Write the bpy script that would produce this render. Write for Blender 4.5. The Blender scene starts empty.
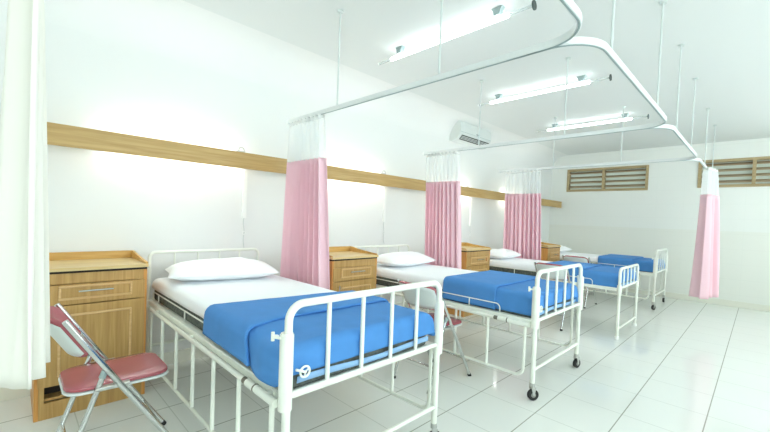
import bpy, bmesh, math, random
from mathutils import Vector, Matrix, noise
random.seed(7)
S = bpy.context.scene
C = S.collection
PI = math.pi
V = Vector

# ------------------------------------------------------------------ camera
F_PX, YAW, PITCH, ROLL, CY = 375.1, 45.026, -1.596, 2.203, 228.6
CAM = V((3.33, 0.0, 1.248))
def make_camera():
    y, t, r = [math.radians(a) for a in (YAW, PITCH, ROLL)]
    f = V((-math.sin(y)*math.cos(t), math.cos(y)*math.cos(t), math.sin(t)))
    r0 = V((math.cos(y), math.sin(y), 0)); u0 = r0.cross(f)
    rr = r0*math.cos(r) + u0*math.sin(r); uu = -r0*math.sin(r) + u0*math.cos(r)
    m = Matrix((rr, uu, -f)).transposed().to_4x4(); m.translation = CAM
    cd = bpy.data.cameras.new('camera'); co = bpy.data.objects.new('camera', cd); C.objects.link(co)
    co.matrix_world = m
    cd.sensor_width = 36; cd.lens = F_PX/770*36; cd.shift_y = (CY-216)/770
    cd.clip_start = .05; cd.clip_end = 100
    S.camera = co
make_camera()

# ------------------------------------------------------------------ materials
def lin(c):
    return tuple(((v/255)/12.92 if v/255 <= .04045 else ((v/255+.055)/1.055)**2.4) for v in c) + (1,)
def nn(nt, t, **k):
    n = nt.nodes.new(t)
    for a, b in k.items(): setattr(n, a, b)
    return n
def mat(name, col, rough=.5, metal=0, spec=.5, noise_amt=0, noise_scale=8, bump=0, bump_scale=60, coat=0, trans=None, stretch=None):
    m = bpy.data.materials.new(name); m.use_nodes = True; nt = m.node_tree
    b = nt.nodes['Principled BSDF']
    b.inputs['Base Color'].default_value = lin(col); b.inputs['Roughness'].default_value = rough
    b.inputs['Metallic'].default_value = metal; b.inputs['Specular IOR Level'].default_value = spec
    b.inputs['Coat Weight'].default_value = coat
    tc = nn(nt, 'ShaderNodeTexCoord'); src = tc.outputs['Object']
    if stretch:
        mp = nn(nt, 'ShaderNodeMapping'); mp.inputs['Scale'].default_value = stretch
        nt.links.new(src, mp.inputs['Vector']); src = mp.outputs['Vector']
    if noise_amt:
        no = nn(nt, 'ShaderNodeTexNoise'); no.inputs['Scale'].default_value = noise_scale; no.inputs['Detail'].default_value = 4
        nt.links.new(src, no.inputs['Vector'])
        mx = nn(nt, 'ShaderNodeMix', data_type='RGBA')
        c = lin(col); mx.inputs[6].default_value = tuple(v*(1-noise_amt) for v in c[:3])+(1,)
        mx.inputs[7].default_value = tuple(min(1, v*(1+noise_amt)) for v in c[:3])+(1,)
        rp = nn(nt, 'ShaderNodeMapRange'); rp.inputs[1].default_value = .3; rp.inputs[2].default_value = .7
        nt.links.new(no.outputs['Fac'], rp.inputs[0]); nt.links.new(rp.outputs[0], mx.inputs[0]); nt.links.new(mx.outputs[2], b.inputs['Base Color'])
    if bump:
        n2 = nn(nt, 'ShaderNodeTexNoise'); n2.inputs['Scale'].default_value = bump_scale; n2.inputs['Detail'].default_value = 3
        nt.links.new(src, n2.inputs['Vector'])
        bp = nn(nt, 'ShaderNodeBump'); bp.inputs['Strength'].default_value = bump; bp.inputs['Distance'].default_value = .01
        nt.links.new(n2.outputs['Fac'], bp.inputs['Height']); nt.links.new(bp.outputs['Normal'], b.inputs['Normal'])
    return m
def emis(name, col, strength):
    m = bpy.data.materials.new(name); m.use_nodes = True; nt = m.node_tree; b = nt.nodes['Principled BSDF']
    b.inputs['Base Color'].default_value = (.9, .9, .9, 1)
    b.inputs['Emission Color'].default_value = lin(col); b.inputs['Emission Strength'].default_value = strength
    return m
def wood(name, c1, c2, axis, rough=.35, fine=1.0):
    """streaky grain running along axis (0 x, 1 y, 2 z)"""
    m = bpy.data.materials.new(name); m.use_nodes = True; nt = m.node_tree; b = nt.nodes['Principled BSDF']
    tc = nn(nt, 'ShaderNodeTexCoord'); mp = nn(nt, 'ShaderNodeMapping')
    sc = [26*fine]*3; sc[axis] = 1.3*fine; mp.inputs['Scale'].default_value = sc
    nt.links.new(tc.outputs['Object'], mp.inputs['Vector'])
    no = nn(nt, 'ShaderNodeTexNoise'); no.inputs['Scale'].default_value = 2.2; no.inputs['Detail'].default_value = 6; no.inputs['Distortion'].default_value = .6
    nt.links.new(mp.outputs['Vector'], no.inputs['Vector'])
    cr = nn(nt, 'ShaderNodeValToRGB'); cr.color_ramp.elements[0].position = .33; cr.color_ramp.elements[0].color = lin(c1)
    cr.color_ramp.elements[1].position = .68; cr.color_ramp.elements[1].color = lin(c2)
    nt.links.new(no.outputs['Fac'], cr.inputs[0]); nt.links.new(cr.outputs[0], b.inputs['Base Color'])
    b.inputs['Roughness'].default_value = rough; b.inputs['Specular IOR Level'].default_value = .4
    return m
def grid_mask(nt, src, idx, period, offset, width):
    sp = nn(nt, 'ShaderNodeSeparateXYZ'); nt.links.new(src, sp.inputs[0])
    a = nn(nt, 'ShaderNodeMath', operation='SUBTRACT'); nt.links.new(sp.outputs[idx], a.inputs[0]); a.inputs[1].default_value = offset - period*40
    d = nn(nt, 'ShaderNodeMath', operation='DIVIDE'); nt.links.new(a.outputs[0], d.inputs[0]); d.inputs[1].default_value = period
    f = nn(nt, 'ShaderNodeMath', operation='FRACT'); nt.links.new(d.outputs[0], f.inputs[0])
    l = nn(nt, 'ShaderNodeMath', operation='LESS_THAN'); nt.links.new(f.outputs[0], l.inputs[0]); l.inputs[1].default_value = width/period
    return l.outputs[0], d.outputs[0]
def floor_mat():
    m = bpy.data.materials.new('floor_tiles'); m.use_nodes = True; nt = m.node_tree; b = nt.nodes['Principled BSDF']
    g = nn(nt, 'ShaderNodeNewGeometry'); src = g.outputs['Position']
    lx, cx = grid_mask(nt, src, 0, .40, 3.130, .007)
    ly, cy = grid_mask(nt, src, 1, .436, 2.896, .006)
    no = nn(nt, 'ShaderNodeTexNoise'); no.inputs['Scale'].default_value = .9; nt.links.new(src, no.inputs['Vector'])
    base = nn(nt, 'ShaderNodeMix', data_type='RGBA'); base.inputs[6].default_value = lin((222, 226, 221)); base.inputs[7].default_value = lin((232, 235, 230))
    nt.links.new(no.outputs['Fac'], base.inputs[0])
    m1 = nn(nt, 'ShaderNodeMix', data_type='RGBA'); m1.inputs[7].default_value = lin((200, 205, 198))
    nt.links.new(ly, m1.inputs[0]); nt.links.new(base.outputs[2], m1.inputs[6])
    m2 = nn(nt, 'ShaderNodeMix', data_type='RGBA'); m2.inputs[7].default_value = lin((160, 165, 154))
    nt.links.new(lx, m2.inputs[0]); nt.links.new(m1.outputs[2], m2.inputs[6])
    nt.links.new(m2.outputs[2], b.inputs['Base Color'])
    b.inputs['Roughness'].default_value = .09; b.inputs['Specular IOR Level'].default_value = .5
    return m
def wall_tile_mat(name, col, low):
    m = bpy.data.materials.new(name); m.use_nodes = True; nt = m.node_tree; b = nt.nodes['Principled BSDF']
    g = nn(nt, 'ShaderNodeNewGeometry'); src = g.outputs['Position']
    lz, _ = grid_mask(nt, src, 2, .25, .20, .006)
    lx, _ = grid_mask(nt, src, 0, .40, 3.13, .004)
    sp = nn(nt, 'ShaderNodeSeparateXYZ'); nt.links.new(src, sp.inputs[0])
    lo = nn(nt, 'ShaderNodeMath', operation='LESS_THAN'); lo.inputs[1].default_value = 1.25; nt.links.new(sp.outputs[2], lo.inputs[0])
    mx = nn(nt, 'ShaderNodeMath', operation='MAXIMUM'); nt.links.new(lz, mx.inputs[0]); nt.links.new(lx, mx.inputs[1])
    mu = nn(nt, 'ShaderNodeMath', operation='MULTIPLY'); nt.links.new(mx.outputs[0], mu.inputs[0]); mu.inputs[1].default_value = .06
    c0 = nn(nt, 'ShaderNodeMix', data_type='RGBA'); c0.inputs[6].default_value = lin(col); c0.inputs[7].default_value = lin(low)
    nt.links.new(lo.outputs[0], c0.inputs[0])
    c1 = nn(nt, 'ShaderNodeMix', data_type='RGBA'); c1.inputs[7].default_value = lin((150, 160, 150))
    nt.links.new(mu.outputs[0], c1.inputs[0]); nt.links.new(c0.outputs[2], c1.inputs[6])
    nt.links.new(c1.outputs[2], b.inputs['Base Color']); b.inputs['Roughness'].default_value = .45
    return m
def sheer(name, col, alpha):
    m = bpy.data.materials.new(name); m.use_nodes = True; nt = m.node_tree
    b = nt.nodes['Principled BSDF']; b.inputs['Base Color'].default_value = lin(col); b.inputs['Roughness'].default_value = .8
    out = nt.nodes['Material Output']
    tr = nn(nt, 'ShaderNodeBsdfTransparent'); tl = nn(nt, 'ShaderNodeBsdfTranslucent'); tl.inputs[0].default_value = lin(col)
    a = nn(nt, 'ShaderNodeMixShader'); a.inputs[0].default_value = .45
    nt.links.new(b.outputs[0], a.inputs[1]); nt.links.new(tl.outputs[0], a.inputs[2])
    c = nn(nt, 'ShaderNodeMixShader'); c.inputs[0].default_value = alpha
    nt.links.new(tr.outputs[0], c.inputs[1]); nt.links.new(a.outputs[0], c.inputs[2]); nt.links.new(c.outputs[0], out.inputs[0])
    return m

M = dict(
    fillpane=emis('added_daylight_pane', (243, 252, 254), 4.6),  # glow for the added aisle windows, a daylight fill
    wall=mat('white_wall_paint', (231, 234, 232), .6, bump=.03, bump_scale=25),
    wallback=wall_tile_mat('back_wall_paint_and_tile', (232, 236, 231), (229, 232, 224)),
    ceiling=mat('ceiling_paint', (222, 227, 225), .8),
    floor=floor_mat(),
    base=mat('cream_baseboard_tile', (228, 229, 216), .25),
    beamwood=wood('oak_pelmet', (176, 144, 86), (195, 165, 108), 1, .4, .8),
    cabwood=wood('teak_veneer', (174, 136, 78), (196, 159, 99), 2, .35),
    cabtop=wood('teak_veneer_top', (206, 178, 122), (222, 198, 146), 1, .3),
    cabrim=wood('yellow_teak_rim', (194, 152, 80), (213, 174, 104), 1, .35),
    cabside=wood('orange_teak_side', (196, 136, 70), (214, 158, 88), 2, .35),
    cabmould=wood('teak_moulding', (206, 168, 114), (222, 188, 138), 1, .4),
    dark=mat('dark_gap_shade', (40, 34, 26), .8),  # near-black colour standing in for shade in gaps
    enamel=mat('white_enamel', (236, 240, 230), .3, noise_amt=.025, noise_scale=14, coat=.2),
    plastic=mat('white_plastic', (240, 243, 240), .35),
    collar_grey=mat('grey_collar_metal', (120, 118, 104), .5, metal=.5),
    chrome=mat('chrome', (205, 208, 206), .16, metal=1),
    steel=mat('brushed_steel', (190, 192, 188), .35, metal=.9),
    plate=mat('pale_grey_painted_steel', (214, 222, 220), .35),
    vinyl=mat('maroon_vinyl', (166, 84, 92), .27, noise_amt=.06, noise_scale=5, bump=.05, bump_scale=150, coat=.3),
    rubber=mat('black_rubber', (34, 34, 34), .6),
    hub=mat('grey_wheel_hub', (150, 152, 146), .4, metal=.4),
    sheet=mat('white_cotton', (247, 251, 254), .85, bump=.12, bump_scale=9),
    pillow=mat('white_pillowcase', (247, 250, 252), .85, bump=.25, bump_scale=12),
    tick=mat('grey_mattress_ticking', (92, 100, 94), .9, noise_amt=.4, noise_scale=45),
    blue=mat('blue_blanket', (74, 138, 204), .9, noise_amt=.04, noise_scale=12, bump=.15, bump_scale=14),
    bluetrim=mat('pale_blue_hem', (140, 180, 220), .9),
    pink=mat('pink_curtain_cloth', (240, 202, 212), .85, noise_amt=.03, noise_scale=3, stretch=(1, 1, .2)),
    net=sheer('white_curtain_net', (246, 250, 250), .62),
    cream=mat('cream_curtain_cloth', (236, 235, 226), .85),
    track=mat('white_aluminium_track', (222, 227, 226), .35),
    rod=mat('grey_hanger_rod', (205, 214, 211), .4),
    bracket=mat('grey_lamp_bracket', (150, 168, 168), .5),
    cap=mat('dark_lamp_cap', (70, 82, 80), .5),
    clear=sheer('clear_lamp_sleeve', (225, 235, 233), .35),
    tube=emis('lit_fluorescent_tube', (246, 254, 255), 5),
    walltube=emis('lit_wall_tube', (255, 255, 252), 24),
    acwhite=mat('air_conditioner_plastic', (214, 221, 218), .4),
    slot=mat('dark_slot', (60, 68, 62), .7),
    winwood=wood('window_frame_wood', (164, 146, 108), (184, 166, 128), 0, .5),
    slat=wood('louvre_slat_wood', (150, 132, 104), (172, 156, 128), 0, .5),
    glass=sheer('frosted_louvre_glass', (206, 214, 206), .9),
    knob=mat('red_brown_key_plate', (178, 108, 52), .5),
    badge=mat('grey_badge_print', (138, 148, 146), .5),
)

# ------------------------------------------------------------------ mesh helpers
def obj(name, bm, m, parent=None, smooth=False, mods=()):
    me = bpy.data.meshes.new(name); bm.normal_update(); bm.to_mesh(me); bm.free()
    if smooth:
        for p in me.polygons: p.use_smooth = True
        try: me.set_sharp_from_angle(angle=math.radians(40))
        except Exception: pass
    me.materials.append(m)
    o = bpy.data.objects.new(name, me); C.objects.link(o)
    if parent: o.parent = parent
    return o
def tag(o, label, cat=None, group=None):
    o['label'] = label
    if cat: o['category'] = cat
    if group: o['group'] = group
    return o
def thing(name, label, cat, loc=(0, 0, 0), rz=0, group=None):
    o = bpy.data.objects.new(name, None); C.objects.link(o); o.location = loc; o.rotation_euler = (0, 0, rz)
    o.empty_display_size = .1
    return tag(o, label, cat, group)
def struct(name, bm, m, parent=None, smooth=False):
    o = obj(name, bm, m, parent, smooth); o['kind'] = 'structure'; return o
def NB(): return bmesh.new()
def box(bm, x0, x1, y0, y1, z0, z1, bev=0, seg=2):
    vs = [bm.verts.new(p) for p in ((x0,y0,z0),(x1,y0,z0),(x1,y1,z0),(x0,y1,z0),(x0,y0,z1),(x1,y0,z1),(x1,y1,z1),(x0,y1,z1))]
    fs = [bm.faces.new([vs[i] for i in f]) for f in ((0,3,2,1),(4,5,6,7),(0,1,5,4),(1,2,6,5),(2,3,7,6),(3,0,4,7))]
    if bev:
        es = list({e for f in fs for e in f.edges})
        bmesh.ops.bevel(bm, geom=es, offset=bev, segments=seg, affect='EDGES', profile=.5)
    return bm
def fillet(pts, r, n=6):
    pts = [V(p) for p in pts]; out = [pts[0]]
    for i in range(1, len(pts)-1):
        a, b, c = pts[i-1], pts[i], pts[i+1]
        u = (a-b); w = (c-b); rr = min(r, u.length*.49, w.length*.49); u.normalize(); w.normalize()
        p0, p2 = b+u*rr, b+w*rr
        ang = u.angle(w)
        if ang > PI-.05: out.append(b); continue
        d = rr/math.cos(ang/2) if math.cos(ang/2) > 1e-3 else rr
        cc = b + (u+w).normalized()*(rr/math.cos(ang/2))
        R = (p0-cc).length; e0 = (p0-cc).normalized(); e1 = (p2-cc).normalized(); th = e0.angle(e1)
        for k in range(n+1):
            t = k/n; out.append(cc + (e0*math.sin((1-t)*th)+e1*math.sin(t*th))/math.sin(th)*R)
    out.append(pts[-1]); return out
def sweep(bm, pts, prof, closed=False, up=None, cap=True):
    """sweep a closed 2-D profile (list of (a,b)) along pts"""
    pts = [V(p) for p in pts]; n = len(pts); rings = []
    t0 = (pts[1]-pts[0]).normalized()
    ref = V(up) if up else (V((0,0,1)) if abs(t0.z) < .9 else V((1,0,0)))
    nrm = (ref - t0*ref.dot(t0)).normalized()
    for i in range(n):
        if closed: t = (pts[(i+1)%n]-pts[i-1])
        elif i == 0: t = pts[1]-pts[0]
        elif i == n-1: t = pts[-1]-pts[-2]
        else: t = (pts[i+1]-pts[i]).normalized()+(pts[i]-pts[i-1]).normalized()
        t.normalize()
        base = V(up) if up else nrm
        nrm = (base - t*base.dot(t))
        if nrm.length < 1e-4: nrm = t.orthogonal()
        nrm.normalize(); bi = t.cross(nrm)
        rings.append([bm.verts.new(pts[i]+bi*a+nrm*b) for a, b in prof])
    m = len(prof); rng = n if closed else n-1
    for i in range(rng):
        A, B = rings[i], rings[(i+1)%n]
        for j in range(m): bm.faces.new((A[j], A[(j+1)%m], B[(j+1)%m], B[j]))
    if cap and not closed:
        bm.faces.new(rings[0][::-1]); bm.faces.new(rings[-1])
    return bm
def circ(r, n=12): return [(r*math.cos(2*PI*k/n), r*math.sin(2*PI*k/n)) for k in range(n)]
def tube(bm, pts, r, n=12, fr=0, fn=6, closed=False):
    if fr: pts = fillet(pts, fr, fn)
    return sweep(bm, pts, circ(r, n), closed)
def ring(bm, c, R, r, axis='x', n=24, m=8):
    pts = []
    for k in range(n):
        a = 2*PI*k/n; p = (math.cos(a)*R, math.sin(a)*R)
        pts.append(V(c)+(V((0, p[0], p[1])) if axis == 'x' else V((p[0], 0, p[1])) if axis == 'y' else V((p[0], p[1], 0))))
    ax = {'x': (1,0,0), 'y': (0,1,0), 'z': (0,0,1)}[axis]
    return sweep(bm, pts, circ(r, m), closed=True, up=ax)
def prism(bm, prof, y0, y1, fx=lambda a, b, y: (a, y, b)):
    A = [bm.verts.new(fx(a, b, y0)) for a, b in prof]; B = [bm.verts.new(fx(a, b, y1)) for a, b in prof]
    n = len(prof)
    for i in range(n): bm.faces.new((A[i], A[(i+1)%n], B[(i+1)%n], B[i]))
    bm.faces.new(A[::-1]); bm.faces.new(B)
    bmesh.ops.recalc_face_normals(bm, faces=bm.faces[:]); return bm
def grid(bm, nu, nv, fn):
    vs = [[bm.verts.new(fn(i/nu, j/nv)) for j in range(nv+1)] for i in range(nu+1)]
    for i in range(nu):
        for j in range(nv): bm.faces.new((vs[i][j], vs[i+1][j], vs[i+1][j+1], vs[i][j+1]))
    return bm
def solid(o, t, off=0):
    md = o.modifiers.new('thickness', 'SOLIDIFY'); md.thickness = t; md.offset = off; return o
def dup(root, loc, label=None, group=None):
    r = root.copy(); C.objects.link(r); r.location = loc
    if label: r['label'] = label
    if group: r['group'] = group
    for ch in list(root.children):
        c = ch.copy(); C.objects.link(c); c.parent = r
        for g in ch.children:
            d = g.copy(); C.objects.link(d); d.parent = c
    return r

# ------------------------------------------------------------------ room shell
XR, YN, YB, HC = 5.2, -2.4, 8.5, 2.756
b = NB(); box(b, -.1, XR+.1, YN-.1, YB+.1, -.1, 0); struct('floor', b, M['floor'])
b = NB(); box(b, -.1, XR+.1, YN-.1, YB+.1, HC, HC+.1); struct('ceiling', b, M['ceiling'])
b = NB(); box(b, -.1, 0, YN-.1, YB+.1, 0, HC); struct('wall_left', b, M['wall'])
RW = [(-1.6, .2), (.9, 2.7), (3.4, 5.2), (5.9, 7.7)]        # unseen windows added along the aisle wall to give soft daylight
b = NB(); RC = .32
cv = [(0, HC-RC)]+[(RC-RC*math.cos(a*PI/24), HC-RC+RC*math.sin(a*PI/24)) for a in range(1, 13)]+[(0, HC)]
prism(b, cv, YN, YB, lambda p, q, y: (p, y, q)); struct('trim_1', b, M['wall'], smooth=True)
b = NB(); box(b, XR, XR+.1, YN-.1, YB+.1, 0, .95); box(b, XR, XR+.1, YN-.1, YB+.1, 2.45, HC)
ys_ = [YN-.1]+[v for p in RW for v in p]+[YB+.1]
for i in range(0, len(ys_), 2): box(b, XR, XR+.1, ys_[i], ys_[i+1], .95, 2.45)
struct('wall_right', b, M['wall'])
for i, (y0, y1) in enumerate(RW):
    f = NB(); w_ = .05
    for a, c_ in ((y0, y0+w_), ((y0+y1)/2-w_/2, (y0+y1)/2+w_/2), (y1-w_, y1)): box(f, XR-.01, XR+.09, a, c_, .95, 2.45)
    for a, c_ in ((.95, .95+w_), (2.45-w_, 2.45)): box(f, XR-.009, XR+.089, y0, y1, a, c_)
    o = struct('window_%d' % (i+3), f, M['plastic'])
    g = NB(); box(g, XR+.04, XR+.046, y0+.01, y1-.01, .96, 2.44); struct('frosted_pane', g, M['fillpane'], o)  # glowing pane out of view, added as soft fill from the right
b = NB(); box(b, 0, XR, YN-.1, YN, 0, HC); struct('wall_front', b, M['wall'])
WIN = [(.33, 1.79, 1.965, 2.44), (2.51, 3.97, 1.985, 2.46)]
b = NB(); xs = [0, .33, 1.79, 2.51, 3.97, XR]
box(b, 0, XR, YB, YB+.1, 0, 1.965); box(b, 0, XR, YB, YB+.1, 2.46, HC)
for x0, x1 in ((0, .33), (1.79, 2.51), (3.97, XR)): box(b, x0, x1, YB, YB+.1, 1.965, 2.46)
box(b, .33, 1.79, YB, YB+.1, 2.44, 2.46); box(b, 2.51, 3.97, YB, YB+.1, 1.965, 1.985)
struct('wall_back', b, M['wallback'])
b = NB(); box(b, 0, .012, YN, YB, 0, .1, .003); struct('baseboard_left', b, M['base'])
b = NB(); box(b, .012, XR, YB-.012, YB, 0, .1, .003); struct('baseboard_back', b, M['base'])

def window(n, x0, x1, z0, z1):
    w = .045; fr = NB(); y0, y1 = YB-.02, YB+.1
    box(fr, x0, x1, y0, y1, z1-w, z1, .003); box(fr, x0, x1, y0, y1, z0, z0+w, .003)
    box(fr, x0, x0+w, y0, y1, z0+w, z1-w); box(fr, x1-w, x1, y0, y1, z0+w, z1-w)
    xm = (x0+x1)/2 - .03; box(fr, xm-w/2, xm+w/2, y0-.002, y1, z0+w, z1-w)
    o = struct('window_%d' % n, fr, M['winwood']); o['label'] = 'wooden louvred ventilation window high on the back wall'
    for a, c in ((x0+w, xm-w/2), (xm+w/2, x1-w)):
        g = NB(); box(g, a, c, YB+.082, YB+.088, z0+w, z1-w); struct('frosted_pane', g, M['glass'], o)
        sl = NB(); k = 4
        for i in range(k):
            zc = z0+w+(z1-z0-2*w)*(i+.62)/k
            pr = [(-.03, -.03), (-.03, -.014), (.03, .022), (.03, .006)]
            vs = [[sl.verts.new((x, YB+.035+p[0]*1.0, zc+p[1])) for p in pr] for x in (a, c)]
            for q in range(4): sl.faces.new((vs[0][q], vs[0][(q+1) % 4], vs[1][(q+1) % 4], vs[1][q]))
        bmesh.ops.recalc_face_normals(sl, faces=sl.faces[:])
        struct('louvre_slats', sl, M['slat'], o)
window(1, *WIN[0]); window(2, *WIN[1])

# pelmet board in front of the wall tubes
b = NB(); box(b, .218, .24, YN+.002, YB-.002, 1.619, 1.754, .003)
pel = thing('wooden_pelmet', 'long oak-coloured pelmet board running along the left wall above all the beds', 'pelmet', (0, 0, 0))
obj('pelmet_board', b, M['beamwood'], pel)
for y in (-1.8, -.1, 1.62, 3.42, 5.36, 7.3, 8.3):
    b = NB(); box(b, .002, .2175, y-.01, y+.01, 1.66, 1.69); obj('support_bracket', b, M['plastic'], pel)

# wall tubes behind the pelmet
WT = [(.45, 1.45, 'first bed'), (2.25, 3.22, 'second bed'), (4.2, 5.2, 'third bed'), (6.2, 7.2, 'fourth bed'), (-1.6, -.6, 'near curtain')]
for y0, y1, nm in WT:
    t = thing('wall_lamp', 'lit fluorescent wall tube hidden behind the pelmet above the ' + nm, 'lamp', (0, 0, 0), group='wall tubes behind the pelmet')
    b = NB(); box(b, 0, .035, y0-.03, y1+.03, 1.69, 1.725, .003); obj('lamp_housing', b, M['plastic'], t)
    b = NB(); tube(b, [(.062, y0, 1.70), (.062, y1, 1.70)], .013, 10); obj('tube', b, M['walltube'], t, True)
    for y in (y0-.012, y1+.012):
        b = NB(); box(b, .03, .078, y-.012, y+.012, 1.68, 1.722, .003); obj('lamp_holder', b, M['plastic'], t)

# cable ducts with call cords
for k, (y, zb, nm) in enumerate([(1.50, 1.2, 'first'), (3.29, 1.2, 'second'), (5.26, 1.17, 'third')]):
    t = thing('cable_duct', 'white vertical cable duct with hanging cord on the wall by the %s bed' % nm, 'duct', (0, y, zb))
    b = NB(); box(b, 0, .022, -.018, .018, 0, 1.615-zb, .003); obj('duct_cover', b, M['plastic'], t)
    b = NB(); pts = [(.012, 0, 0), (.014, -.008, -.05), (.02, .004, -.12), (.016, -.006, -.2), (.03, 0, -.27)]
    tube(b, fillet(pts, .03, 4), .0028, 6); obj('cord', b, M['rod'], t, True)
    b = NB(); ring(b, (.018, -.002, -.135), .014, .004, 'x', 14, 6); obj('pull_ring', b, M['plastic'], t, True)
# small grey clips on top of the pelmet
for k, (y, nm) in enumerate([(1.36, 'first'), (3.04, 'second'), (4.79, 'third')]):
    t = thing('cable_clip', 'small grey metal clip on top of the pelmet above the %s bed' % nm, 'clip', (.229, y, 1.754))
    b = NB(); box(b, -.008, .008, -.035, .035, 0, .012, .002); obj('clip_base', b, M['steel'], t)
    b = NB(); tube(b, [(0, -.02, .01), (0, -.012, .038), (0, .02, .038), (0, .03, .012)], .005, 8, .01, 4); obj('clip_loop', b, M['steel'], t, True)

# ------------------------------------------------------------------ cabinets
def cabinet(name, label, x, y, w, detail):
    """origin at the back left floor corner: depth along +x, width along +y"""
    d = .43
    t = thing(name, label, 'cabinet', (x, y, 0))
    b = NB(); pt = .02
    box(b, 0, d-.001, 0, pt, 0, .848, .002); obj('side_panel', b, M['cabside'], t)
    b = NB(); box(b, 0, d-.001, w-pt, w, 0, .848, .002); obj('side_panel', b, M['cabside'], t)
    b = NB(); box(b, .01, .02, pt, w-pt, .1, .86); box(b, .02, d-.02, pt, w-pt, .1, .115)
    box(b, d-.02, d, pt, w-pt, 0, .095, .002); box(b, d-.02, d, pt, w-pt, .785, .848, .002)
    box(b, d-.03, d-.0005, pt, .045, .09, .79); box(b, d-.03, d-.0005, w-.045, w-pt, .09, .79)
    obj('carcass', b, M['cabwood'], t)
    b = NB(); box(b, .03, .34, pt+.001, w-pt-.001, .116, .16); obj('recess_shade', b, M['dark'], t)  # dark block painted as the shade inside the open kick
    # top board with raised rim
    b = NB(); box(b, .0, d-.001, .0, w-.0, .848, .8625); obj('gap_shade_strip', b, M['dark'], t)  # dark filler standing for the shade under the top board
    b = NB(); box(b, -.005, d+.012, -.006, w+.006, .862, .882, .003); obj('top_board', b, M['cabtop'], t)
    b = NB(); box(b, -.005, .012, -.006, w+.006, .882, .935, .003)
    prof = [(.0, .882), (d-.005, .882), (d-.005, .893), (d-.06, .897), (.14, .918), (.05, .933), (.0, .935)]
    for y0 in (-.006, w-.008): prism(b, prof, y0, y0+.014)
    obj('rim', b, M['cabrim'], t)
    # drawer
    dr = NB(); box(dr, d-.015, d+.006, .014, w-.014, .662, .782, .002); o = obj('drawer', dr, M['cabwood'], t)
    def mould(y0, y1, z0, z1, p, wd=.013):
        m_ = NB()
        xx0, xx1 = d+.005, d+.015
        box(m_, xx0, xx1, y0, y1, z1-wd, z1, .004); box(m_, xx0, xx1, y0, y1, z0, z0+wd, .004)
        box(m_, xx0, xx1, y0, y0+wd, z0+wd, z1-wd, .004); box(m_, xx0, xx1, y1-wd, y1, z0+wd, z1-wd, .004)
        obj('moulding', m_, M['cabmould'], p)
    mould(.1, w-.085, .69, .775, o)
    h = NB(); yc = w/2; hh = .085 if detail else .07
    tube(h, [(d+.036, yc-hh, .742), (d+.036, yc+hh, .742)], .0055, 8)
    for yy in (yc-hh*.7, yc+hh*.7): tube(h, [(d+.005, yy, .742), (d+.036, yy, .742)], .004, 6)
    obj('handle', h, M['chrome'], o, True)
    dd = NB(); box(dd, d-.015, d+.006, .014, w-.014, .19, .656, .002); o = obj('door', dd, M['cabwood'], t)
    mould(.1, w-.085, .24, .605, o)
    h = NB(); tube(h, [(d+.034, .065, .53), (d+.034, .065, .63)], .0055, 8)
    for zz in (.55, .61): tube(h, [(d+.005, .065, zz), (d+.034, .065, zz)], .004, 6)
    obj('handle', h, M['chrome'], o, True)
    return t
cabinet('bedside_cabinet', 'wide teak bedside cabinet behind the maroon chair, left of the first bed', 0.015, .10, .55, True)
cabinet('bedside_cabinet', 'teak bedside cabinet between the first pink curtain and the second bed', .235, 2.02, .55, True)
c3 = cabinet('bedside_cabinet', 'teak bedside cabinet beside the second pink curtain and third bed', .225, 4.175, .61, True)
c4 = cabinet('bedside_cabinet', 'farthest teak bedside cabinet beside the fourth bed pillow', .42, 6.31, .55, True)
for c, yy in ((c3, .5), (c4, .44)):
    b = NB(); box(b, .431, .4375+.004, yy, yy+.035, .70, .755, .002); obj('key_plate', b, M['knob'], c)

# ------------------------------------------------------------------ beds
def caster(parent, x, y, a):
    c = NB(); tube(c, [(x, y, .098), (x, y, .125)], .018, 10)
    ca, sa = math.cos(a), math.sin(a)
    off = V((ca, sa, 0))*.008; sd = V((-sa, ca, 0))
    for s in (-1, 1):
        p = V((x, y, 0))+sd*.017*s
        vs = [p+V((0, 0, .098))-V((ca, sa, 0))*.014, p+V((0, 0, .098))+V((ca, sa, 0))*.022, p+off*1.6+V((0, 0, .04)), p+off*.4+V((0, 0, .04))]
        A = [c.verts.new(v+sd*.0015) for v in vs]; B = [c.verts.new(v-sd*.0015) for v in vs]
        c.faces.new(A); c.faces.new(B[::-1])
        for i in range(4): c.faces.new((A[i], B[i], B[(i+1) % 4], A[(i+1) % 4]))
    bmesh.ops.recalc_face_normals(c, faces=c.faces[:])
    o = obj('caster', c, M['steel'], parent)
    ctr = V((x, y, .0405))+off
    w = NB(); prof = [(-.012, .018), (.012, .018), (.013, .034), (.009, .0395), (-.009, .0395), (-.013, .034)]
    n = 20; rings = []
    for k in range(n):
        th = 2*PI*k/n; rd = V((ca, sa, 0))*math.cos(th)+V((0, 0, 1))*math.sin(th)
        rings.append([w.verts.new(ctr+sd*q+rd*r) for q, r in prof])
    for k in range(n):
        for j in range(6): w.faces.new((rings[k][j], rings[k][(j+1) % 6], rings[(k+1) % n][(j+1) % 6], rings[(k+1) % n][j]))
    bmesh.ops.recalc_face_normals(w, faces=w.faces[:]); obj('wheel', w, M['rubber'], o, True)
    w = NB(); tube(w, [ctr-sd*.014, ctr+sd*.014], .017, 12); obj('wheel_hub', w, M['hub'], o, True)

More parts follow.
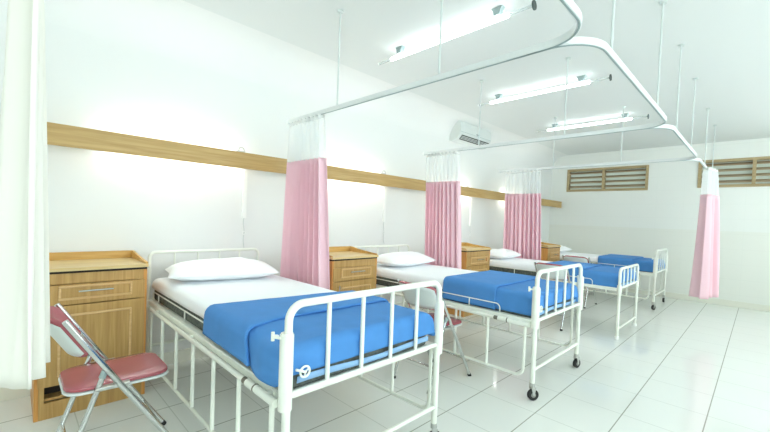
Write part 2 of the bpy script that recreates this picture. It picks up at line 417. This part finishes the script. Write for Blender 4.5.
def make_bed(label, x, y, w=.92, wh=None, L=2.0, zt=.925, wheels=True, gates=True, guard_y=.05, group=None, castang=.6):
    t = thing('hospital_bed', label, 'bed', (x, y, 0))
    e = M['enamel']; wfoot = w; wh = wh or w
    for X, nm, leg_w in ((0, 'headboard', 'leg'), (L, 'footboard', 'leg')):
        z0 = .565; w = wfoot if X else wh; rt = .0155 if X else .012; zt_ = zt if X else zt+.01
        b = NB(); tube(b, [(X, 0, z0-.02), (X, 0, zt_-rt), (X, w, zt_-rt), (X, w, z0-.02)], rt, 14, .062 if X else .04, 8)
        o = obj(nm, b, e, t, True)
        b = NB(); tube(b, [(X, .01, z0), (X, w-.01, z0)], .0125, 12); obj('bottom_rail', b, e, o, True)
        for k in range(4):
            yy = w*(k+1)/5; b = NB(); tube(b, [(X, yy, z0), (X, yy, zt_-rt)], .0098 if X else .007, 10); obj('bar', b, e, o, True)
        for s, yy in ((-1, 0), (1, w)):
            if wheels:
                b = NB(); tube(b, [(X, yy+s*.006, .515), (X, yy+s*.006, .80)], .0265 if X else .02, 16); obj('sleeve', b, e, o, True)
                b = NB(); tube(b, [(X, yy+s*.006, .80), (X, yy+s*.006, .806)], .023 if X else .017, 16)
                tube(b, [(X, yy+s*.03, .79), (X-.035, yy+s*.045, .79)], .006, 8); tube(b, [(X-.035, yy+s*.045, .775), (X-.035, yy+s*.045, .808)], .007, 8)
                obj('latch', b, M['enamel'], o, True)
            else:
                b = NB(); tube(b, [(X, yy, .50), (X, yy, .60)], .024, 14); obj('sleeve', b, e, o, True)
            zb = .115 if wheels else .002
            b = NB(); tube(b, [(X, yy, zb), (X, yy, .55)], .0165, 14); l = obj('leg', b, e, t, True)
            if wheels: caster(l, X, yy, castang + yy*.4)
            else:
                b = NB(); tube(b, [(X, yy, 0), (X, yy, .03)], .0225, 12); obj('foot_cap', b, M['plastic'], l, True)
        zc = .215 if wheels else .11
        b = NB(); tube(b, [(X, 0, zc), (X, w, zc)], .0115, 12); obj('cross_tube', b, e, t, True)
        if X and wheels:
            b = NB(); ring(b, (X+.005, .075, .64), .021, .0045, 'x', 20, 8)
            for a in (.5, 2.6, 4.7): tube(b, [(X+.005, .075, .64), (X+.005, .075+.021*math.cos(a), .64+.021*math.sin(a))], .0035, 6)
            tube(b, [(X+.012, .03, .66), (X+.012, .075, .64)], .005, 8)
            obj('hand_wheel', b, e, o, True)
    # frame
    w = wfoot; b = NB()
    for s, yy in ((-1, 0), (1, w)):
        box(b, .02, L-.02, min(yy-s*.052, yy+s*.004), max(yy-s*.052, yy+s*.004), .552, .566, .003)
        box(b, .02, L-.02, min(yy-s*.002, yy+s*.006), max(yy-s*.002, yy+s*.006), .532, .56, .002)
    for X in (.03, L*.36, L*.64, L-.06): box(b, X, X+.03, .045, w-.045, .53, .552)
    obj('frame', b, e, t)
    b = NB()
    for k in range(14):
        xx = .07+k*(L-.17)/13; box(b, xx, xx+.06, .05, w-.05, .553, .5595)
    obj('deck_slats', b, M['plate'], t)
    # drop-side gates in lowered position
    if gates:
        for s, yy in ((-1, -.026), (1, w+.026)):
            b = NB(); tube(b, [(.19, yy, .53), (.19, yy, .16), (L-.06, yy, .16), (L-.06, yy, .53)], .0105, 12, .06, 6)
            o = obj('side_gate', b, e, t, True)
            b = NB(); tube(b, [(.17, yy, .533), (L-.30, yy, .533)], .0125, 12); tube(b, [(L-.27, yy, .533), (L-.03, yy, .533)], .017, 14)
            obj('pivot_tube', b, e, o, True)
            b = NB(); tube(b, [(L-.302, yy, .533), (L-.268, yy, .533)], .0145, 12); tube(b, [(L-.2, yy, .533), (L-.192, yy, .533)], .0182, 12); obj('grey_collar', b, M['collar_grey'], o, True)  # grey collars set where the pivot tube has dark gaps
            for k in range(5):
                xx = L-.06-.292*(k+1); b = NB(); tube(b, [(xx, yy, .16), (xx, yy, .53)], .0102, 10); obj('bar', b, e, o, True)
            for xx in (.3, 1.0, L-.1):
                b = NB(); box(b, xx-.012, xx+.012, min(yy, yy-s*.042), max(yy, yy-s*.03), .538, .552); obj('hinge_plate', b, e, o)
    # mattress guards
    for s, yy in ((-1, guard_y), (1, w-guard_y)):
        x1 = L-.28; b = NB()
        tube(b, [(.05, yy, .562), (.05, yy, .632), (x1, yy, .632), (x1, yy, .562)], .0045, 8, .035, 5)
        o = obj('mattress_guard', b, e, t, True)
        for xx in (.19, .76, 1.13, 1.45):
            b = NB(); tube(b, [(xx, yy, .562), (xx, yy, .632)], .0042, 8); obj('guard_post', b, e, o, True)
    return t

def fold_profile(s, a, c, r):
    """cloth coordinate s over a slab edge a..c, returns position and vertical drop"""
    if s < a:
        q = a-s; arc = r*PI/2
        if q < arc: th = q/r; return a-r*math.sin(th), r*(1-math.cos(th))
        return a-r, r+(q-arc)
    if s > c:
        q = s-c; arc = r*PI/2
        if q < arc: th = q/r; return c+r*math.sin(th), r*(1-math.cos(th))
        return c+r, r+(q-arc)
    return s, 0
def drape(name, m, x0, x1, y0, y1, zt, ohx0, ohx1, ohy, r=.03, thick=.006, nx=60, ny=60, amp=.003, sc=5, seed=0, parent=None, extra=None):
    """cloth over the slab x0..x1, y0..y1 (positions of the vertical faces), overhangs by side"""
    b = NB(); ax, cx = x0+r, x1-r; ay, cy = y0+r, y1-r
    lx0 = ax if ohx0 is None else ax-ohx0; lx1 = cx if ohx1 is None else cx+ohx1
    if ohx0 is None: ax = -99; lx0 = x0
    if ohx1 is None: cx = 99; lx1 = x1
    def f(u, v):
        s = lx0+(lx1-lx0)*u; q = ay-ohy+(cy-ay+2*ohy)*v
        X, dx = fold_profile(s, ax, cx, r); Y, dy = fold_profile(q, ay, cy, r)
        z = zt-max(dx, dy)
        n = noise.noise(V((s*sc+seed, q*sc, seed*1.7)))*amp + noise.noise(V((s*sc*3+seed, q*sc*3, 4)))*amp*.35
        if max(dx, dy) <= 0: z += n
        else:
            k = min(1, max(dx, dy)/.05)
            if dy >= dx: Y += (abs(n)*1.5+.001)*k*(-1 if q < ay else 1)
            if dx >= dy: X += (abs(n)*1.5+.001)*k*(-1 if s < ax else 1)
            if dx > 0 and dy > 0: X += (.006 if s > cx else -.006)*min(dx, dy)/.05; Y += (.006 if q > cy else -.006)*min(dx, dy)/.05
        p = V((X, Y, z))
        if extra: p = extra(u, v, p)
        return p
    grid(b, nx, ny, f); bmesh.ops.recalc_face_normals(b, faces=b.faces[:])
    o = obj(name, b, m, parent, True); solid(o, thick, 0); return o

def pillow(label, x, y, lx, ly, h, z, seed=0, tilt=0, rz=0, roll=0):
    b = NB(); n = 36; top = {}
    def prof(u, v):
        a = max(0, 1-u*u)**.52; c = max(0, 1-abs(v)**2.8)**.52
        return a*c
    for side in (1, -1):
        vs = {}
        for i in range(n+1):
            for j in range(n+1):
                u = -1+2*i/n; v = -1+2*j/n
                edge = i in (0, n) or j in (0, n)
                if side == -1 and edge: vs[i, j] = top[i, j]; continue
                pin = 1-.06*(1-abs(v))*abs(u)**3; pin2 = 1-.08*(1-abs(u))*abs(v)**3*.6
                px = u*lx/2*pin*(1-.03*(1-v*v)*0); py = v*ly/2*pin2
                hh = prof(u, v)*h*(.62 if side == 1 else .38)
                w = noise.noise(V((u*2.2+seed, v*3.2, side*3+seed)))*.012*prof(u, v)+noise.noise(V((u*5+seed, v*7, 1)))*.004*prof(u, v)
                zz = side*hh+w+h*.38
                if side == -1: zz = max(zz, .001)
                vs[i, j] = b.verts.new((px, py, zz))
        if side == 1: top = vs
        for i in range(n):
            for j in range(n):
                q = (vs[i, j], vs[i+1, j], vs[i+1, j+1], vs[i, j+1])
                b.faces.new(q if side == 1 else q[::-1])
    o = obj('pillow', b, M['pillow'], None, True); tag(o, label, 'pillow', None)
    o.location = (x, y, z); o.rotation_euler = (roll, tilt, rz)
    return o

def bedding(bx, by, w, L, which, blue_x, fold_x, zt=.73, seed=0, foot_in=.03, side_drop=.115, group=None):
    mx0, mx1, my0, my1 = bx+.015, bx+L-foot_in, by+(.03 if which == 'first' else .05), by+w-.05
    b = NB(); box(b, mx0, mx1, my0, my1, .561, zt-.004, .02, 3)
    m = obj('mattress', b, M['tick'], None, True); tag(m, 'dark grey mattress under a white sheet on the %s bed' % which, 'mattress')
    o = drape('sheet', M['sheet'], mx0-.004, bx+L-.12, my0-.004, my1+.004, zt, .06, None, .098, .035, .004, 60, 40, .0025, 4, seed, m)
    o['label'] = 'white cotton sheet'
    # blanket
    if which == 'first': side_drop -= .03
    gx = .025 if which == 'first' else 0
    root = thing('blue_blanket', 'royal blue blanket with folded upper edge on the %s bed' % which, 'blanket', (0, 0, 0))
    r = .04
    def bunch(u, v, p):
        # near side sags towards the frame on the first bed
        if which == 'first' and v < .35:
            k = (1-v/.35)
            sag = k**1.2*(.045*math.exp(-((u-.55)/.28)**2)+.025*math.sin(u*17+1)*.3)
            p.z -= max(0, sag)*.6; p.y -= .03*k*math.exp(-((u-.62)/.25)**2)
            p.z = max(p.z, .572)
        return p
    drape('blanket_body', M['blue'], fold_x-.06, mx1+.012, my0-.012-gx, my1+.012, zt+.012, None, .135, side_drop+.065, r, .006, 60, 70, .004, 6, seed+3, root, bunch)
    def bunch2(u, v, p):
        if which == 'first': p.x += (v-.45)*.16*(1-u)
        if u > .93: p.z -= (u-.93)/.07*.004
        if which == 'first' and v < .25:
            k = 1-v/.25; p.x += .10*k*u
            p.y -= .012*k*u; p.z = max(p.z, .585-.01*u)
        return p
    drape('folded_edge', M['blue'], blue_x, fold_x+.012, my0-.022-gx, my1+.022, zt+.027, None, None, side_drop+.085, r, .012, 30, 70, .003, 6, seed+5, root, bunch2)
    # pale hem along the foot end
    hem = NB(); X = mx1+.019
    def hf(u, v):
        yy = my0+.02+(my1-my0-.04)*u; return V((X+noise.noise(V((yy*7, v, seed)))*.003, yy, zt-.114-.026*v+.006*math.sin(yy*9)))
    grid(hem, 40, 2, hf); h = obj('hem', hem, M['bluetrim'], root, True); solid(h, .003); h['label'] = 'pale blue hem'

W1, W2, W3, W4 = .93, .90, .84, .88
make_bed('white hospital bed closest to the camera, beside the wide cabinet', .10, .74, W1, wh=.86, guard_y=.02, castang=.4)
make_bed('white hospital bed on casters between first and second pink curtains', .24, 2.62, W2, guard_y=.014, castang=.9)
make_bed('white hospital bed without casters, third in the row', .25, 4.80, W3, zt=.80, wheels=False, gates=False, guard_y=.014)
make_bed('white hospital bed on casters nearest the back wall', .22, 6.97, W4, guard_y=.014, castang=1.2)
bedding(.10, .74, W1, 2.0, 'first', 1.37, 1.73, seed=1)
bedding(.24, 2.62, W2, 2.0, 'second', 1.42, 1.90, seed=11)
bedding(.25, 4.80, W3, 2.0, 'third', 1.36, 1.84, seed=21, zt=.71)
bedding(.22, 6.97, W4, 2.0, 'fourth', 1.42, 1.90, seed=31, zt=.72)
pillow('flat white pillow with creased corners on the first bed', .41, 1.165, .43, .76, .155, .733, 1, tilt=0, rz=-.21)
pillow('plump white pillow on the second bed', .55, 3.08, .40, .70, .15, .733, 5, rz=.03)
pillow('white pillow on the third bed beside the second cabinet from the back wall', .60, 5.20, .40, .62, .14, .713, 9, rz=.05)
pillow('white pillow on the fourth bed beside the farthest cabinet', .56, 7.44, .40, .62, .13, .723, 13)

# ------------------------------------------------------------------ folding chairs
def chair(label, x, y):
    """origin at floor under the rear near leg; faces +y, width along x"""
    t = thing('folding_chair', label, 'chair', (x, y, 0), group=None)
    w = .38; c = M['chrome']
    # front-leg frames carry the backrest: one long bent tube over the top
    a0, a1 = (.50, 0.012), (-.03, .80)
    for xx in (0, w):
        b = NB(); tube(b, [(xx, .495, .015), (xx, .182, .51), (xx, .024, .768)], .0125, 12, .15, 5); obj('back_leg_tube', b, c, t, True)
        b = NB(); tube(b, [(xx, .503, 0), (xx, .491, .018)], .0155, 12); obj('rubber_foot', b, M['rubber'], t, True)
        i = .016 if xx == 0 else -.016
        b = NB(); tube(b, [(xx+i, -.005, .015), (xx+i, .165, .515)], .0115, 12); o = obj('leg', b, c, t, True)
        b = NB(); tube(b, [(xx+i, -.007, 0), (xx+i, -.002, .02)], .0155, 12); obj('rubber_foot', b, M['rubber'], o, True)
        b = NB(); tube(b, [(xx+i, .155, .49), (xx+i, .168, .525)], .014, 12); obj('leg_cap', b, M['bracket'], o, True)
        # hinge bracket
        b = NB(); tube(b, [(xx-i*1.0, .20, .455), (xx+i, .20, .455)], .006, 8); box(b, min(xx, xx+2*i), max(xx, xx+2*i), .13, .26, .437, .452, .003); obj('hinge_bracket', b, M['steel'], t)
    b = NB(); tube(b, [(.016, .048, .17), (w-.016, .048, .17)], .009, 10); obj('stretcher', b, c, t, True)
    b = NB(); tube(b, [(0, .397, .17), (w, .397, .17)], .009, 10); obj('stretcher', b, c, t, True)
    # seat: rounded trapezoid pad
    def seat_outline(g):
        pts = [(.032-g, .03-g), (w-.032+g, .03-g), (w-.022+g, .435+g), (.022-g, .435+g)]
        P = fillet([((pts[0][0]+pts[1][0])/2, pts[0][1], 0)]+[(p[0], p[1], 0) for p in (pts[1], pts[2], pts[3], pts[0])]+[((pts[0][0]+pts[1][0])/2, pts[0][1], 0)], .07, 6)
        return [(p.x, p.y) for p in P[:-1]]
    def slab(name, g, z0, z1, m, dome=0):
        b = NB(); ol = seat_outline(g); cx, cy = w/2, .232
        def ringv(k, z): return [b.verts.new((cx+(px-cx)*k, cy+(py-cy)*k, z)) for px, py in ol]
        rs = [ringv(.96, z0), ringv(1, z0+.004), ringv(1, z1-.008), ringv(.985, z1-.002), ringv(.95, z1+dome*.2), ringv(.6, z1+dome*.8), ringv(.25, z1+dome)]
        for A, B in zip(rs, rs[1:]):
            for i in range(len(ol)): b.faces.new((A[i], A[(i+1) % len(ol)], B[(i+1) % len(ol)], B[i]))
        b.faces.new(rs[0][::-1]); b.faces.new(rs[-1]); bmesh.ops.recalc_face_normals(b, faces=b.faces[:])
        return obj(name, b, m, t, True)
    slab('seat_pan', .004, .424, .438, M['plate']); s = slab('seat', 0, .438, .458, M['vinyl'], .003); s['label'] = 'maroon vinyl seat pad'
    # backrest: curved pad with steel plate behind
    def curve(xx, dz, off):
        u = (xx-w/2)/(w/2); yy = -.187*math.sqrt(max(0, 1-(.82*u)**2))+.107            # middle pushed backwards
        z = .682+dz; base = .073-(z-.682)*.62
        return V((xx, base+yy+off, z))
    b = NB(); H = .092
    def padf(off, grow):
        def f(u, v):
            xx = .014+(w-.028)*u; z = (-H-grow)+(2*H+2*grow)*v
            e = 1-(abs(2*u-1)**8)*.3
            return curve(xx, z*e, off)
        return f
    grid(b, 16, 8, padf(0.012, .003)); bmesh.ops.recalc_face_normals(b, faces=b.faces[:])
    o = obj('backrest', b, M['vinyl'], t, True); md = solid(o, .026, 0); o['label'] = 'maroon vinyl backrest pad'
    md = o.modifiers.new('round', 'BEVEL'); md.width = .009; md.segments = 3
    b = NB()
    def pl(u, v):
        xx = .018+(w-.036)*u; return curve(xx, (-.092+.172*v)*(1-(abs(2*u-1)**8)*.25), -.006)
    grid(b, 16, 6, pl); bmesh.ops.recalc_face_normals(b, faces=b.faces[:]); q = obj('back_plate', b, M['plate'], o, True); solid(q, .004, 0); q['label'] = 'pale grey steel back plate'
    return t
chair('maroon folding chair standing in front of the wide cabinet beside the first bed', .93, .138)
chair('maroon folding chair between the first and second beds', 1.34, 2.14)
chair('maroon folding chair tucked against the third bed', 1.36, 4.61)
chair('maroon folding chair standing between third and fourth beds', 1.14, 6.155)

# ------------------------------------------------------------------ curtain track
HR = 2.05; XA, XF = .40, 2.80; RY = [.02, 1.70, 3.55, 5.41]
trk = thing('curtain_track', 'white suspended aluminium curtain track looping around all the bed bays', 'curtain track')
prof = [(-.009, -.016), (.009, -.016), (.009, .016), (-.009, .016)]
def track(name, pts, r=.33):
    b = NB(); sweep(b, fillet(pts, r, 10) if r else pts, prof, up=(0, 0, 1)); o = obj(name, b, M['track'], trk)
    md = o.modifiers.new('soft', 'BEVEL'); md.width = .003; md.segments = 2
    b2 = NB(); P = fillet(pts, r, 10) if r else [V(p) for p in pts]
    sweep(b2, [p-V((0, 0, .0175)) for p in P], [(-.004, -.0015), (.004, -.0015), (.004, .0015), (-.004, .0015)], up=(0, 0, 1)); obj('track_groove', b2, M['bracket'], o)
for k in range(4):
    y0 = RY[k]; track('partition_track', [(XA, y0, HR), (XF-.36, y0, HR)], 0)
    y1 = RY[k+1] if k < 3 else 7.6
    if k < 3: track('front_track', [(XF-.38, y0+.001, HR+.0006), (XF, y0+.001, HR+.0006), (XF, y1-.001, HR+.0006), (XF-.38, y1-.001, HR+.0006)])
    else: track('front_track', [(XF-.38, y0+.001, HR+.0006), (XF, y0+.001, HR+.0006), (XF, y1, HR+.0006)])
RODS = [(1.08, 1.70), (2.01, 1.70), (1.15, 3.55), (2.03, 3.55), (1.22, 5.41), (2.05, 5.41),
        (2.8, 1.97), (2.8, 3.06), (2.8, 3.87), (2.8, 4.81), (2.8, 6.09), (2.8, 7.1), (1.3, .02), (2.1, .02)]
for x, y in RODS:
    b = NB(); tube(b, [(x, y, HR+.012), (x, y, HC-.004)], .0062, 8); o = obj('hanger_rod', b, M['rod'], trk, True)
    b = NB(); tube(b, [(x, y, HC-.014), (x, y, HC)], .022, 12); obj('ceiling_flange', b, M['rod'], o, True)
    b = NB(); tube(b, [(x, y, HR+.35), (x, y, HR+.375)], .0085, 8); obj('rod_coupler', b, M['rod'], o, True)
for k in range(1, 4):
    b = NB(); box(b, XA-.012, XA, RY[k]-.015, RY[k]+.015, HR-.018, HR+.018, .003); obj('end_stop', b, M['plastic'], trk)

# ------------------------------------------------------------------ curtains
def curtain(label, p0, p1, zbot, q0=None, q1=None, folds=7, amp=.045, seed=0, ztop=2.03, zsplit=1.70, body='pink', top='net', jag=0, group='pink privacy curtains'):
    """gathered curtain along p0->p1 at the track; the hem runs q0->q1"""
    p0, p1 = V(p0), V(p1); q0 = V(q0) if q0 else p0; q1 = V(q1) if q1 else p1
    nm = 'privacy_curtain'
    t = thing(nm, label, 'curtain', (0, 0, 0), group=group)
    rnd = random.Random(seed); ph = [rnd.uniform(0, 6) for _ in range(4)]
    def path(s, z):
        k = max(0, (ztop-z)/(ztop-zbot)); kk = k**.8
        a = p0.lerp(q0, kk); c = p1.lerp(q1, kk); d = c-a; nrm = V((-d.y, d.x)).normalized(); dn = d.normalized()
        ss = s + .012*math.sin(6*s+ph[0]) + .018*math.sin(2*PI*folds*2*s+ph[1])*.6
        aw = amp*(.55+.45*kk)
        w = math.sin(2*PI*folds*s+ph[2]+.5*math.sin(4*s+k*1.3+ph[3]))*aw + math.sin(2*PI*folds*.53*s+ph[1]+k)*aw*.45*kk
        w += .25*aw*math.sin(2*PI*folds*2.1*s+ph[0])
        p = a+d*ss+nrm*w
        return V((p.x, p.y, z))
    N = folds*22
    b = NB(); grid(b, N, 30, lambda u, v: path(u, zsplit+(zbot-zsplit)*v+(.006*math.sin(u*folds*6) if v == 1 else 0))); obj_ = obj('curtain_cloth', b, M[body], t, True); solid(obj_, .0025)
    b = NB(); grid(b, N, 10, lambda u, v: path(u, ztop+(zsplit-ztop)*v)); o = obj('net_header', b, M[top], t, True)
    b = NB(); grid(b, N, 1, lambda u, v: path(u, ztop+.004-.03*v)); h = obj('header_tape', b, M['plastic'], o, True); solid(h, .004)
    nh = folds+2
    for i in range(nh):
        s = (i+.5)/nh; p = p0.lerp(p1, s); q = path(s, ztop)
        b = NB(); tube(b, [(p.x, p.y, HR-.012), (p.x, p.y, HR-.022), (q.x, q.y, ztop-.004)], .0025, 6); obj('glider_hook', b, M['plastic'], t, True)
    return t
curtain('gathered pink curtain with white net top between the first and second beds', (.42, 1.70), (.90, 1.70), .42, (.243, 1.76), (.945, 1.76), 9, .036, 3)
curtain('gathered pink curtain with white net top between the second and third beds', (.42, 3.55), (.89, 3.55), .42, (.41, 3.615), (.96, 3.615), 9, .036, 8)
curtain('gathered pink curtain with white net top between third and fourth beds', (.52, 5.41), (1.04, 5.41), .42, (.375, 5.75), (.98, 5.75), 9, .036, 12)
curtain('pink curtain bunched alone on the front track near the back wall', (2.81, 6.15), (2.86, 6.55), .40, (2.79, 6.05), (2.92, 6.6), 3, .085, 21)
curtain('cream curtain hanging at the left edge, in front of the wide cabinet', (1.40, .05), (1.64, .03), .64, (1.40, .03), (1.64, .01), 3, .06, 31, zsplit=2.01, body='cream', top='cream', group=None)

# ------------------------------------------------------------------ ceiling lamps
def ceiling_lamp(label, x0, x1, y, right):
    t = thing('ceiling_lamp', label, 'lamp', (0, y, HC), group=None); z = -.075
    b = NB(); tube(b, [(x0, 0, z), (x1, 0, z)], .0175, 14); obj('tube', b, M['tube'], t, True)
    for a, c in ((x0-.16, x0), (x1, x1+.18)):
        b = NB(); tube(b, [(a, 0, z), (c, 0, z)], .010, 10); obj('clear_sleeve', b, M['clear'], t, True)
    b = NB(); tube(b, [(x1+.178, 0, z), (x1+.186, 0, z)], .031, 18); obj('end_cap', b, M['cap'], t, True)
    b = NB(); tube(b, [(x0-.164, 0, z), (x0-.158, 0, z)], .014, 14); obj('end_cap', b, M['plastic'], t, True)
    for xx in (x0+.1, x1-.08):
        b = NB(); prism(b, [(-.045, 0), (.045, 0), (.03, -.018), (.02, -.052), (-.02, -.052), (-.03, -.018)], -.02, .02, lambda a_, b_, y_: (xx+a_, y_, b_))
        obj('bracket', b, M['bracket'], t)
    return t
ceiling_lamp('lit fluorescent tube on the ceiling above the front of the second bed, largest in view', .91, 2.03, 2.42, True)
ceiling_lamp('lit fluorescent tube on the ceiling second from the camera', .97, 2.06, 4.07, True)
ceiling_lamp('lit fluorescent tube on the ceiling closest to the back wall', .97, 2.06, 5.78, True)
ceiling_lamp('lit fluorescent tube on the ceiling above the first bed', .95, 2.05, .72, True)
ceiling_lamp('lit fluorescent tube on the ceiling behind the near curtain', .95, 2.05, -1.0, True)
for y, nm in ((-.9, 'near end'), (1.6, 'first bay'), (4.1, 'second bay'), (6.6, 'third bay')):  # second lamp row out of view, added to brighten the ward
    ceiling_lamp('added unseen fluorescent tube on the ceiling over the aisle, %s' % nm, 3.85, 4.85, y, True)

# small ceiling hook above the first bed
t = thing('ceiling_hook', 'tiny grey hook on the ceiling above the first bed', 'hook', (.12, .88, HC))
b = NB(); tube(b, [(0, 0, -.004), (0, 0, 0)], .012, 10); obj('hook_base', b, M['bracket'], t)
b = NB(); tube(b, [(0, 0, -.002), (0, 0, -.02), (0, .012, -.028), (0, .02, -.018)], .003, 6); obj('hook_wire', b, M['bracket'], t, True)

# ------------------------------------------------------------------ air conditioner
t = thing('air_conditioner', 'white split air conditioner high on the left wall above the third bay', 'air conditioner', (0, 4.6, 2.43))
prof = [(0, .0), (0, .285), (.15, .285), (.185, .26), (.2, .2), (.2, .115), (.185, .07), (.14, .02), (.1, 0)]
b = NB(); prism(b, prof, 0, .86); o = obj('casing', b, M['acwhite'], t); md = o.modifiers.new('soft', 'BEVEL'); md.width = .006; md.segments = 2
b = NB(); prism(b, [(.187, .073), (.195, .078), (.15, .02), (.142, .018)], .05, .81); obj('air_outlet', b, M['slot'], t)
for q in (.25, .5, .75):
    b = NB(); cx, cz = .193*(1-q)+.146*q, .077*(1-q)+.019*q
    tube(b, [(cx+.006, .055, cz-.003), (cx+.006, .805, cz-.003)], .0045, 6); obj('outlet_vane', b, M['acwhite'], t)
b = NB(); box(b, .199, .2025, .42, .52, .135, .15, .001); obj('badge', b, M['badge'], t)
b = NB(); box(b, .2, .2015, .01, .85, .118, .122); obj('panel_seam', b, M['bracket'], t)

# ------------------------------------------------------------------ world and view
w = bpy.data.worlds.new('daylight'); S.world = w; w.use_nodes = True
bg = w.node_tree.nodes['Background']; bg.inputs[0].default_value = (.86, .95, .92, 1); bg.inputs[1].default_value = 1.6
S.view_settings.view_transform = 'Standard'; S.view_settings.look = 'None'
S.view_settings.exposure = .29; S.view_settings.gamma = 1
S.view_settings.use_curve_mapping = False
S.cycles.use_denoising = True
S.cycles.max_bounces = 12; S.cycles.diffuse_bounces = 8; S.cycles.transparent_max_bounces = 16
S.cycles.sample_clamp_indirect = 8
